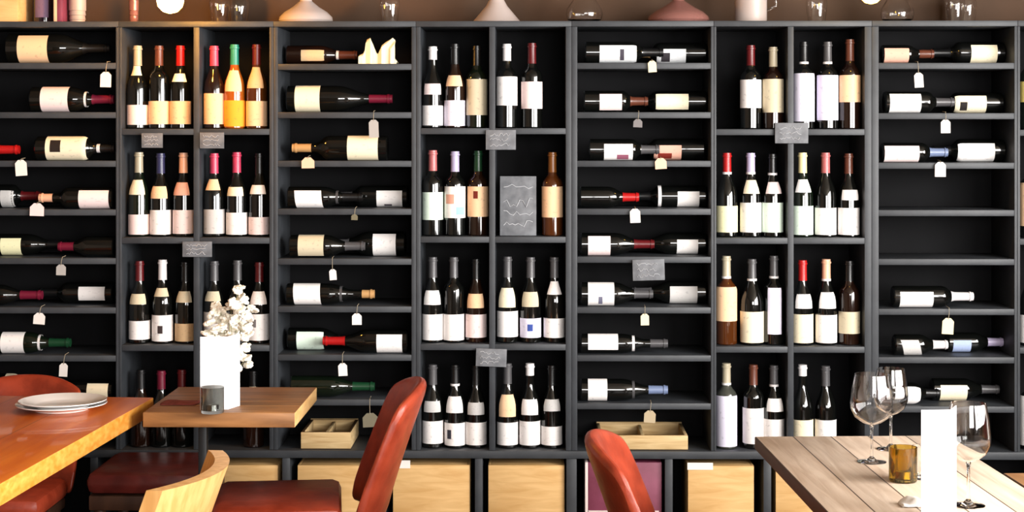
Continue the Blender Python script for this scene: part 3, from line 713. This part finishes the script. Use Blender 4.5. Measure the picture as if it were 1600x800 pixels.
stem_glass(1492, 'first of two upturned glasses on top above the half-empty rack', r=.036)
stem_glass(1520, 'last upturned glass on top above the half-empty rack', r=.036, dy=.085)
r = sc_(50) / 2
t = on_top('glass_beaker', 'straight-sided frosted glass beaker on top beyond the rosy decanter', 'beaker', 1173, [('vessel', vessel([(r * .96, 0), (r, .006), (r, .13), (r * 1.03, .14)]), 'frost')])
bm = BM(); tube(bm, [(r + .001, 0, .11), (r + .03, 0, .105), (r + .033, 0, .06), (r + .001, 0, .045)], .004, 8); obj('handle', bm, M['glass'], t)
# left end: wooden box, dark bottle, narrow box, tumblers
x0, x1 = X_(-40, GY), X_(41, GY)
t = thing('wooden_box', 'bright pine box on top of the rack behind the plates', 'box', ((x0 + x1) / 2, GY - .02, TOPZ + .0008)); w = x1 - x0
bbox('box_body', M['crate'], t, -w/2, w/2, -.08, .1, 0, .13, .003); bbox('lid', M['crate'], t, -w/2 - .003, w/2 + .003, -.083, .103, .1305, .145, .003)
t = thing('wine_bottle', 'dark purple-tinted bottle standing on top beside the pine box', 'wine bottle', (X_(69, GY), GY, TOPZ + .0008))
me, prof, L = body_mesh('bdx', .037, .30); put('glass_body', me, t, color=(28, 16, 28))
bm = BM(); lathe(bm, cap_prof(prof, L, .24), 20); obj('capsule', bm, M['capsule'], t, color=CAP['maroon'])
obj('label', patch(prof, .02, .09, -.7, .7), M['paper'], t, color=(128, 104, 130))
t = thing('carton', 'narrow carton with pale edge on top between dark bottle and tumbler', 'box', (X_(98, GY), GY, TOPZ + .0008))
o = bbox('edge_strip', M['plain'], t, -.013, -.001, -.07, .05, 0, .2, .001, color=(226, 190, 156)); o['label'] = 'pale edge strip'
bbox('carton_body', M['purple'], t, -.0005, .018, -.07, .05, 0, .2, .001)
for px, lab in ((121, 'beige ribbed tumbler on top beside the narrow carton'), (209, 'small pinkish tumbler on top close to the glowing bulb')):
    r = sc_(26 if px == 121 else 15) / 2
    bm = BM(); lathe(bm, [(0, .004), (0, 0), (r * .88, 0), (r * .9, .012), (r * .97, .014), (r * .9, .028), (r, .03), (r * .93, .045), (r * 1.03, .047), (r * 1.03, .09), (r * .98, .09), (r * .85, .01), (0, .008)][1:], 30)
    o = obj('tumbler', bm, M['frost'] if px == 121 else M['rose_glass'], loc=(X_(px, GY), GY, TOPZ + .0008)); tag(o, lab, 'tumbler', 'glassware along the top of the racks')

# ------------------------------------------------------------------ hanging bulbs
def pendant(px, py, rr, m, label):
    Y = R - .30; p = P(px, py, Y)
    t = thing('pendant_bulb', label, 'lamp', p)
    bm = BM(); lathe(bm, [(0, -rr), (rr * .5, -rr * .87), (rr * .87, -rr * .5), (rr, 0), (rr * .9, rr * .5), (rr * .6, rr * 1.0), (rr * .4, rr * 1.4), (rr * .4, rr * 1.6), (0, rr * 1.6)], 28); obj('bulb', bm, M[m], t)
    bm = BM(); lathe(bm, [(0, rr * 1.61), (rr * .5, rr * 1.61), (rr * .5, rr * 2.8), (rr * .2, rr * 3.0), (0, rr * 3.0)], 24); obj('socket', bm, M['brass'], t)
    bm = BM(); tube(bm, [(0, 0, rr * 3.0), (0, 0, CH - p.z - .02)], .003, 6); obj('cord', bm, M['steel'], t)
    bm = BM(); lathe(bm, [(0, CH - p.z - .025), (.04, CH - p.z - .025), (.04, CH - p.z - .001), (0, CH - p.z - .001)], 24); obj('ceiling_rose', bm, M['brass'], t)
pendant(266, 0, .046, 'bulb', 'glowing warm bulb hanging before the rack top near the pale decanter')
pendant(1361, -12, .040, 'bulb2', 'yellow bulb hanging before the rack top between upturned glasses and decanter')

# ------------------------------------------------------------------ tables
TZ = 0.75
def table(name, label, corner_far, near_pt, width, length, th, top_m, edge_m, legs, side, leg_m, legw=.05):
    """side=+1: the seen long edge is the right one; the table runs towards the camera from its far corner"""
    a = on_plane(*corner_far, TZ); b = on_plane(*near_pt, TZ)
    ang = math.atan2(b.x - a.x, a.y - b.y)         # turn about z
    t = thing(name, label, 'table', (a.x, a.y, 0), None, (0, 0, ang))
    x0, x1 = (-width, 0) if side > 0 else (0, width)
    bm = BM(); box(bm, x0, x1, -length, 0, TZ - th, TZ, .003)
    o = obj('tabletop', bm, M[top_m], t)
    o.data.materials.append(M[edge_m])
    for p in o.data.polygons:
        if abs(p.normal.z) < .5 and abs(p.normal.x) > .5: p.material_index = 1
    for (lx, ly) in legs:
        bbox('leg', M[leg_m], t, lx - legw/2, lx + legw/2, ly - legw/2, ly + legw/2, 0, TZ - th - .0005, .003)
    return t
ot = table('dining_table', 'glossy orange wooden table with stacked white plates on it', (240, 621), (0, 756), .95, 2.3, .055, 'orange', 'orange_edge', [(-.9, -.05), (-.05, -1.75), (-.9, -2.2), (-.85, -1.2)], 1, 'oak', .045)
gt = table('dining_table', 'grey weathered plank table carrying wine glasses and a white card', (1179, 682), (1292, 800), .525, 1.5, .035, 'grey_top', 'dark_edge', [(.40, -.08), (.40, -1.42)], -1, 'steel', .05)
a = on_plane(1479, 684, TZ)
p = on_plane(1559, 739, TZ)
tt = thing('dining_table', 'honey-coloured plank table pushed against the grey table with the card', 'table', (p.x + .012, p.y, 0), None, (0, 0, gt.rotation_euler.z))
bbox('tabletop', M['tan_top'], tt, 0, .7, -1.1, 0, TZ - .035, TZ, .003)
for lx, ly in ((.06, -.06), (.64, -.06), (.06, -1.04), (.64, -1.04)): bbox('leg', M['steel'], tt, lx - .02, lx + .02, ly - .02, ly + .02, 0, TZ - .0355, .003)
# brown square table behind
a = on_plane(495, 605, TZ); b = on_plane(461, 645, TZ)
wt = 0.46; dt = a.y - b.y
ft = thing('dining_table', 'worn brown plank table with white flowers and menu card', 'table', (a.x, a.y, 0))
bm = BM(); box(bm, -wt, 0, -dt, 0, TZ - .045, TZ, .003); o = obj('tabletop', bm, M['brown_top'], ft)
o.data.materials.append(M['brown_edge'])
for q in o.data.polygons:
    if q.normal.x > .5: q.material_index = 1
bbox('pedestal', M['steel'], ft, -.340, -.314, -dt/2 - .015, -dt/2 + .015, .021, TZ - .056, .002)
bbox('foot_plate', M['steel'], ft, -.455, -.314, -dt/2 - .18, -dt/2 + .18, 0, .02, .004)
bbox('mounting_plate', M['steel'], ft, -.40, -.10, -dt/2 - .1, -dt/2 + .1, TZ - .0555, TZ - .0455)

# ------------------------------------------------------------------ leather chairs
def smooth(t): t = max(0., min(1., t)); return t * t * (3 - 2 * t)
def curved_back(W, zb, zt, th, bow, lean, m=14, crown=.0, drop=0.0):
    """upholstered back, concave towards +X, leaning to -X with height; the ends round off"""
    bm = BM(); rows = []
    for i in range(m + 1):
        v = -1 + 2 * i / m; y = v * W
        f = bow * (1 - v * v)
        top = zt - drop * abs(v) ** 2.5
        prof = []
        for k in range(7):
            z = zb + (top - zb) * k / 6; prof.append((z, lean * (k / 6) ** 1.15))
        e = th / 2 * (1 - .35 * abs(v) ** 6)
        cs = [(-f - l - e, y, z) for z, l in prof]; ct = [(-f - l + e, y, z) for z, l in prof]
        mid = (-f - prof[-1][1], y, top + e * .6)
        rows.append([bm.verts.new(c) for c in cs + [mid] + ct[::-1]])
    n = len(rows[0])
    for A, B in zip(rows, rows[1:]):
        for j in range(n): bm.faces.new((A[j], A[(j+1) % n], B[(j+1) % n], B[j]))
    bm.faces.new(rows[0]); bm.faces.new(rows[-1][::-1])
    return bm
CH_ = {}
def leather_chair(label, loc, rz):
    t = thing('leather_chair', label, 'chair', loc, 'curved-back red leather chairs', (0, 0, rz))
    if not CH_:
        CH_['back'] = mesh('curved_back', curved_back(.235, .40, .815, .045, .085, .135, drop=.055), M['leather'])
        bm = BM(); box(bm, -.175, .215, -.225, .225, .40, .475, .028); CH_['cushion'] = mesh('seat_cushion', bm, M['leather'])
        bm = BM(); box(bm, -.17, .205, -.21, .21, .36, .399, .006); CH_['frame'] = mesh('seat_frame', bm, M['darkwood'])
        bm = BM(); tube(bm, [(0, 0, 0), (0, 0, .359)], [.013, .02], 12); CH_['leg'] = mesh('chair_leg', bm, M['darkwood'])
    o = put('backrest', CH_['back'], t, (-.20, 0, 0)); md = o.modifiers.new('sub', 'SUBSURF'); md.levels = 1; md.render_levels = 2
    put('seat_cushion', CH_['cushion'], t, (.005, 0, 0)); put('seat_frame', CH_['frame'], t)
    for lx in (-.14, .175):
        for ly in (-.18, .18): put('leg', CH_['leg'], t, (lx, ly, 0))
    return t
Yc = F / 505.0
leather_chair('red leather chair beside the brown table, back curving up before the rack', (X_(654, Yc) - .20 - .085 - .125, Yc, 0), math.pi + .12)
Yc2 = F / 612.0
leather_chair('red leather chair tucked in at the grey weathered table', (X_(928, Yc2) + .20 + .085 + .125, Yc2, 0), -.06)
c4 = leather_chair('red leather chair behind the plates, back showing over the orange table', (X_(28, 5.7), 5.46, 0), -math.pi / 2); c4.scale = (.90, .90, .90)
def bench_seat():
    t = thing('upholstered_stool', 'low maroon leather seat in shadow between the orange and brown tables', 'stool', (-1.28, 5.64, 0))
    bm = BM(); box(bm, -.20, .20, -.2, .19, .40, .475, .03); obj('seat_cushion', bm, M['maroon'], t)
    bm = BM(); box(bm, -.19, .19, -.19, .18, .35, .399, .005); obj('seat_frame', bm, M['darkwood'], t)
    for lx in (-.16, .16):
        for ly in (-.16, .15):
            bm = BM(); tube(bm, [(lx, ly, 0), (lx, ly, .349)], [.013, .02], 12); obj('leg', bm, M['darkwood'], t)
bench_seat()

# oak-backed chair pulled to the orange table
def oak_chair():
    far = P(338, 700, F / 575.0); near = P(243, 768, F / 648.0)
    cy = (far.y + near.y) / 2; W = (far.y - near.y) / 2
    xt = (far.x + near.x) / 2
    t = thing('oak_chair', 'light oak chair with curved back, drawn up to the orange table', 'chair', (xt - .30, cy, 0), None, (0, 0, math.atan2(-(far.x - near.x), far.y - near.y)))
    bm = BM(); rows = []
    ztop = far.z; zb = .50; th = .040
    n = 14
    for i in range(n + 1):
        v = -1 + 2 * i / n; y = v * W
        bow = .075 * (1 - v * v)
        cs = []
        for z, s in ((zb, 0), ((zb + ztop) / 2, .5), (ztop, 1)):
            cs.append((.22 + .085 * s + bow + th / 2, y, z))
        inn = [(x - th, y, z) for x, y, z in cs]
        rows.append([bm.verts.new(c) for c in cs + inn[::-1]])
    m = 6
    for A, B in zip(rows, rows[1:]):
        for j in range(m): bm.faces.new((A[j], A[(j+1) % m], B[(j+1) % m], B[j]))
    bm.faces.new(rows[0]); bm.faces.new(rows[-1][::-1])
    bmesh.ops.bevel(bm, geom=[e for e in bm.edges if e.calc_face_angle(0) > .9], offset=.004, segments=2, affect='EDGES')
    obj('backrest', bm, M['oak'], t)
    bm = BM(); box(bm, -.22, .23, -.215, .215, .415, .47, .02); obj('seat_pad', bm, M['maroon'], t)
    bm = BM(); box(bm, -.22, .24, -.22, .22, .375, .4145, .006); obj('seat_frame', bm, M['oak'], t)
    for s in (-1, 1):
        bm = BM(); tube(bm, [(-.19, s * .19, 0), (-.18, s * .19, .374)], [.014, .02], 12); obj('leg', bm, M['oak'], t)
        bm = BM(); tube(bm, [(.27, s * .205, 0), (.245, s * .205, .42), (.262, s * .205, .56)], [.014, .02, .013], 12); obj('leg', bm, M['oak'], t)
oak_chair()

# ------------------------------------------------------------------ things on the tables
# plates
pc = on_plane(96, 640, TZ)
def plate(z, rad_, label, dx=0, dy=0):
    bm = BM(); r = rad_
    lathe(bm, [(0, .002), (r * .5, .002), (r * .53, 0), (r * .6, 0), (r * .62, .004), (r * .8, .010), (r, .018), (r * 1.0, .0205), (r * .82, .0145), (r * .64, .008), (r * .58, .0055), (0, .0055)], 56)
    o = obj('dinner_plate', bm, M['china'], loc=(pc.x + dx, pc.y + dy, TZ + z)); tag(o, label, 'plate', 'stacked white plates')
plate(.0008, .136, 'white dinner plate at the bottom of the stack on orange table')
plate(.0100, .131, 'white dinner plate on top of the stack on orange table', .003, .004)

def menu_card(px, py, w, h, rz, label, open_a=.5):
    p = on_plane(px, py, TZ)
    t = thing('menu_card', label, 'menu card', (p.x, p.y, TZ + .0006), 'folded white menu cards', (0, 0, rz))
    for nm, a in (('front_leaf', math.pi + .12), ('side_leaf', open_a)):
        bm = BM(); uvl = bm.loops.layers.uv.new('UVMap')
        box(bm, 0, w if nm == 'front_leaf' else w * .9, -.0008, .0008, 0, h)
        for f in bm.faces:
            for lp in f.loops: lp[uvl].uv = (lp.vert.co.x / w, lp.vert.co.z / h)
        o = obj(nm, bm, M['paper'] if py < 700 else M['plain'], t, color=(242, 242, 244), smooth=False, rot=(0, 0, a))
    return t
menu_card(356, 640, .083, .222, 0.0, 'white folded menu card standing beside flowers on the brown table', 1.25)
menu_card(1486, 816, .067, .244, 0.0, 'tall white folded menu card standing on the grey table', 1.15)

def votive(px, py, r, h, m, label):
    p = on_plane(px, py, TZ)
    t = thing('votive_holder', label, 'candle holder', (p.x, p.y, TZ + .0006), 'glass tealight holders')
    bm = BM(); lathe(bm, [(0, 0), (r * .94, 0), (r, .004), (r, h), (r - .003, h), (r - .003, .009), (0, .008)], 36); obj('glass_cup', bm, M[m], t)
    bm = BM(); lathe(bm, [(0, .0095), (.019, .0095), (.019, .026), (.0182, .026), (.0182, .02), (0, .02)], 28); c = obj('tealight', bm, M['tin'], t)
    bm = BM(); lathe(bm, [(0, .0202), (.0175, .0202), (.0175, .0235), (0, .0238)], 24); obj('candle', bm, M['wax'], c)
    return t
votive(332, 645, .035, .078, 'smoke', 'grey glass tealight holder before the menu card on brown table')
votive(1411, 752, .034, .083, 'amber', 'amber glass tealight holder beside the tall white card')

def drink_glass(px, py, h, r, label):
    p = on_plane(px, py, TZ)
    t = thing('wine_glass', label, 'wine glass', (p.x, p.y, TZ + .0006), 'wine glasses on the grey table')
    foot = [(0, 0), (.037, 0), (.0375, .0012), (.03, .003), (.012, .006), (.0045, .014), (.0036, h * .2), (.0036, h * .37), (.006, h * .415), (0, h * .42)]
    bm = BM(); lathe(bm, foot, 36); obj('stem_and_foot', bm, M['glass'], t)
    bowl = [(0, h * .4205), (.006, h * .421), (r * .45, h * .45), (r * .8, h * .51), (r * .98, h * .60), (r, h * .67), (r * .94, h * .82), (r * .80, h)]
    inn = [(max(0, q - .0012), z + (.0014 if i < 4 else 0)) for i, (q, z) in enumerate(bowl)]
    bm = BM(); lathe(bm, bowl + inn[1:][::-1] + [(0, h * .4205 + .0015)], 40); obj('bowl', bm, M['glass'], t)
drink_glass(1362, 722, .225, .054, 'large clear wine glass standing before the amber tealight holder')
drink_glass(1392, 702, .215, .045, 'clear wine glass standing just behind the large wine glass')
drink_glass(1513, 790, .232, .050, 'clear wine glass half hidden behind the tall white card')
# clear tumbler by the amber jar
p = on_plane(1441, 748, TZ)
bm = BM(); r = .024; lathe(bm, [(0, 0), (r * .9, 0), (r * .93, .006), (r, .08), (r - .0015, .08), (r * .86, .008), (0, .007)], 30)
o = obj('tumbler', bm, M['glass'], loc=(p.x, p.y, TZ + .0006)); tag(o, 'small clear tumbler squeezed between amber holder and white card', 'tumbler')
# white linen napkin, bunched
def napkin(px, py, w, d, h, m, label, seed):
    p = on_plane(px, py, TZ); rnd = random.Random(seed); bm = BM(); n = 12; G = []
    for j in range(n + 1):
        row_ = []
        for i in range(n + 1):
            u, v = i / n * 2 - 1, j / n * 2 - 1
            e = max(0, 1 - max(abs(u), abs(v)) ** 4)
            row_.append(bm.verts.new((u * w / 2 * (1 - .1 * v * v), v * d / 2, .0012 + h * e * (.6 + .4 * math.sin(3 * u + 2 * v + seed)) + rnd.uniform(0, .12) * h)))
        G.append(row_)
    for j in range(n):
        for i in range(n): bm.faces.new((G[j][i], G[j][i+1], G[j+1][i+1], G[j+1][i]))
    o = obj('napkin', bm, M[m], loc=(p.x, p.y, TZ + .0006)); s = o.modifiers.new('thick', 'SOLIDIFY'); s.thickness = .001; s.offset = 1
    tag(o, label, 'napkin')
napkin(1424, 790, .055, .05, .018, 'linen', 'small bunched white napkin at the foot of the tall white card', 1)
napkin(282, 630, .12, .09, .006, 'napkin', 'dark maroon folded napkin lying beside the grey tealight holder', 2)

# flowers in a small vase behind the card
p = on_plane(364, 626, TZ)
fl = thing('flower_bunch', 'bunch of cream-white dried flowers in slim vase behind the menu card', 'flowers', (p.x, p.y, TZ + .0006))
bm = BM(); lathe(bm, [(0, 0), (.020, 0), (.023, .004), (.021, .05), (.013, .085), (.014, .1), (.0125, .1), (.0115, .085), (.019, .05), (.02, .006), (0, .005)], 28); obj('vase', bm, M['glass'], fl)
rnd = random.Random(5)
bm0 = BM()
for k in range(7):
    a = 2 * math.pi * k / 7; v = Vector((math.cos(a), math.sin(a), .35)) * .007
    bmesh.ops.create_icosphere(bm0, subdivisions=1, radius=.0062, matrix=Matrix.Translation(v) @ Matrix.Diagonal((1, 1, .7, 1)))
bmesh.ops.create_icosphere(bm0, subdivisions=1, radius=.005, matrix=Matrix.Translation((0, 0, .004)))
blossom_me = mesh('blossom', bm0, M['petal'])
def fpx(px, py): q = P(px, py, p.y); return Vector((q.x - p.x, 0, q.z - p.z))
outline = [(370, 455), (366, 470), (375, 468), (362, 482), (378, 484), (384, 495), (358, 496), (370, 500), (388, 510), (345, 488), (336, 480), (332, 492), (340, 502), (350, 508), (362, 512), (376, 516), (390, 498),
           (330, 506), (336, 516), (346, 522), (356, 526), (368, 528), (380, 530), (328, 522), (388, 525), (384, 545), (376, 545), (382, 562), (374, 560), (386, 572), (366, 545), (372, 575), (394, 488), (380, 474), (352, 498), (348, 514), (341, 528), (360, 540), (388, 540), (372, 488)]
k = 0
for (ax, ay) in outline:
    tip = fpx(ax, ay) + Vector((0, rnd.uniform(-.03, .03), 0))
    for q in range(2):
        t2 = tip + Vector((rnd.uniform(-.009, .009), rnd.uniform(-.012, .012), rnd.uniform(-.009, .009))) * q
        o = put('blossom', blossom_me, fl, t2, rot=(rnd.uniform(-.6, .6) + .5, rnd.uniform(-.6, .6), rnd.uniform(0, 6))); s = rnd.uniform(1.15, 1.75); o.scale = (s, s, s)
    if k % 3 == 0:
        bm = BM(); tube(bm, [(rnd.uniform(-.006, .006), 0, .012), (0, 0, .095), tip * .6 + Vector((0, 0, .03)), tip], .0011, 5); obj('stem', bm, M['leafgreen'], fl)
    k += 1

# ------------------------------------------------------------------ light, sky, camera
w = bpy.data.worlds.new('world'); sc.world = w; w.use_nodes = True
bgn = w.node_tree.nodes['Background']; bgn.inputs[0].default_value = (.80, .88, 1.0, 1); bgn.inputs[1].default_value = 0.5
def area(name, loc, target, sx, sy, power, col):
    L = bpy.data.lights.new(name, 'AREA'); L.shape = 'RECTANGLE'; L.size = sx; L.size_y = sy; L.energy = power; L.color = col
    o = bpy.data.objects.new(name, L); COL.objects.link(o); o.location = loc
    o.rotation_euler = (Vector(target) - Vector(loc)).to_track_quat('-Z', 'Y').to_euler(); return o
area('daylight_side_window', (WX1 + .25, (RW[0] + RW[1]) / 2, (RW[2] + RW[3]) / 2), (0, (RW[0] + RW[1]) / 2 + .8, 1.4), RW[1] - RW[0], RW[3] - RW[2], 700, (1.0, .97, .94))
area('daylight_front_window', ((FW[0] + FW[1]) / 2, WY0 - .25, (FW[2] + FW[3]) / 2), (0.2, 3, 1.4), FW[1] - FW[0], FW[3] - FW[2], 330, (1.0, .98, .96))
cam = bpy.data.cameras.new('camera'); cam.sensor_width = 36; cam.lens = F / 1600 * 36; cam.shift_y = -(400 - HZ) / 1600
co = bpy.data.objects.new('camera', cam); COL.objects.link(co); co.location = (0, 0, EYE); co.rotation_euler = (math.pi / 2, 0, TH)
sc.camera = co
sc.view_settings.view_transform = 'Standard'; sc.view_settings.look = 'None'; sc.view_settings.gamma = 1; sc.view_settings.use_curve_mapping = False
sc.view_settings.exposure = 0.0
sc.cycles.use_denoising = True
sc.cycles.max_bounces = 10; sc.cycles.transmission_bounces = 10; sc.cycles.caustics_reflective = False; sc.cycles.caustics_refractive = False
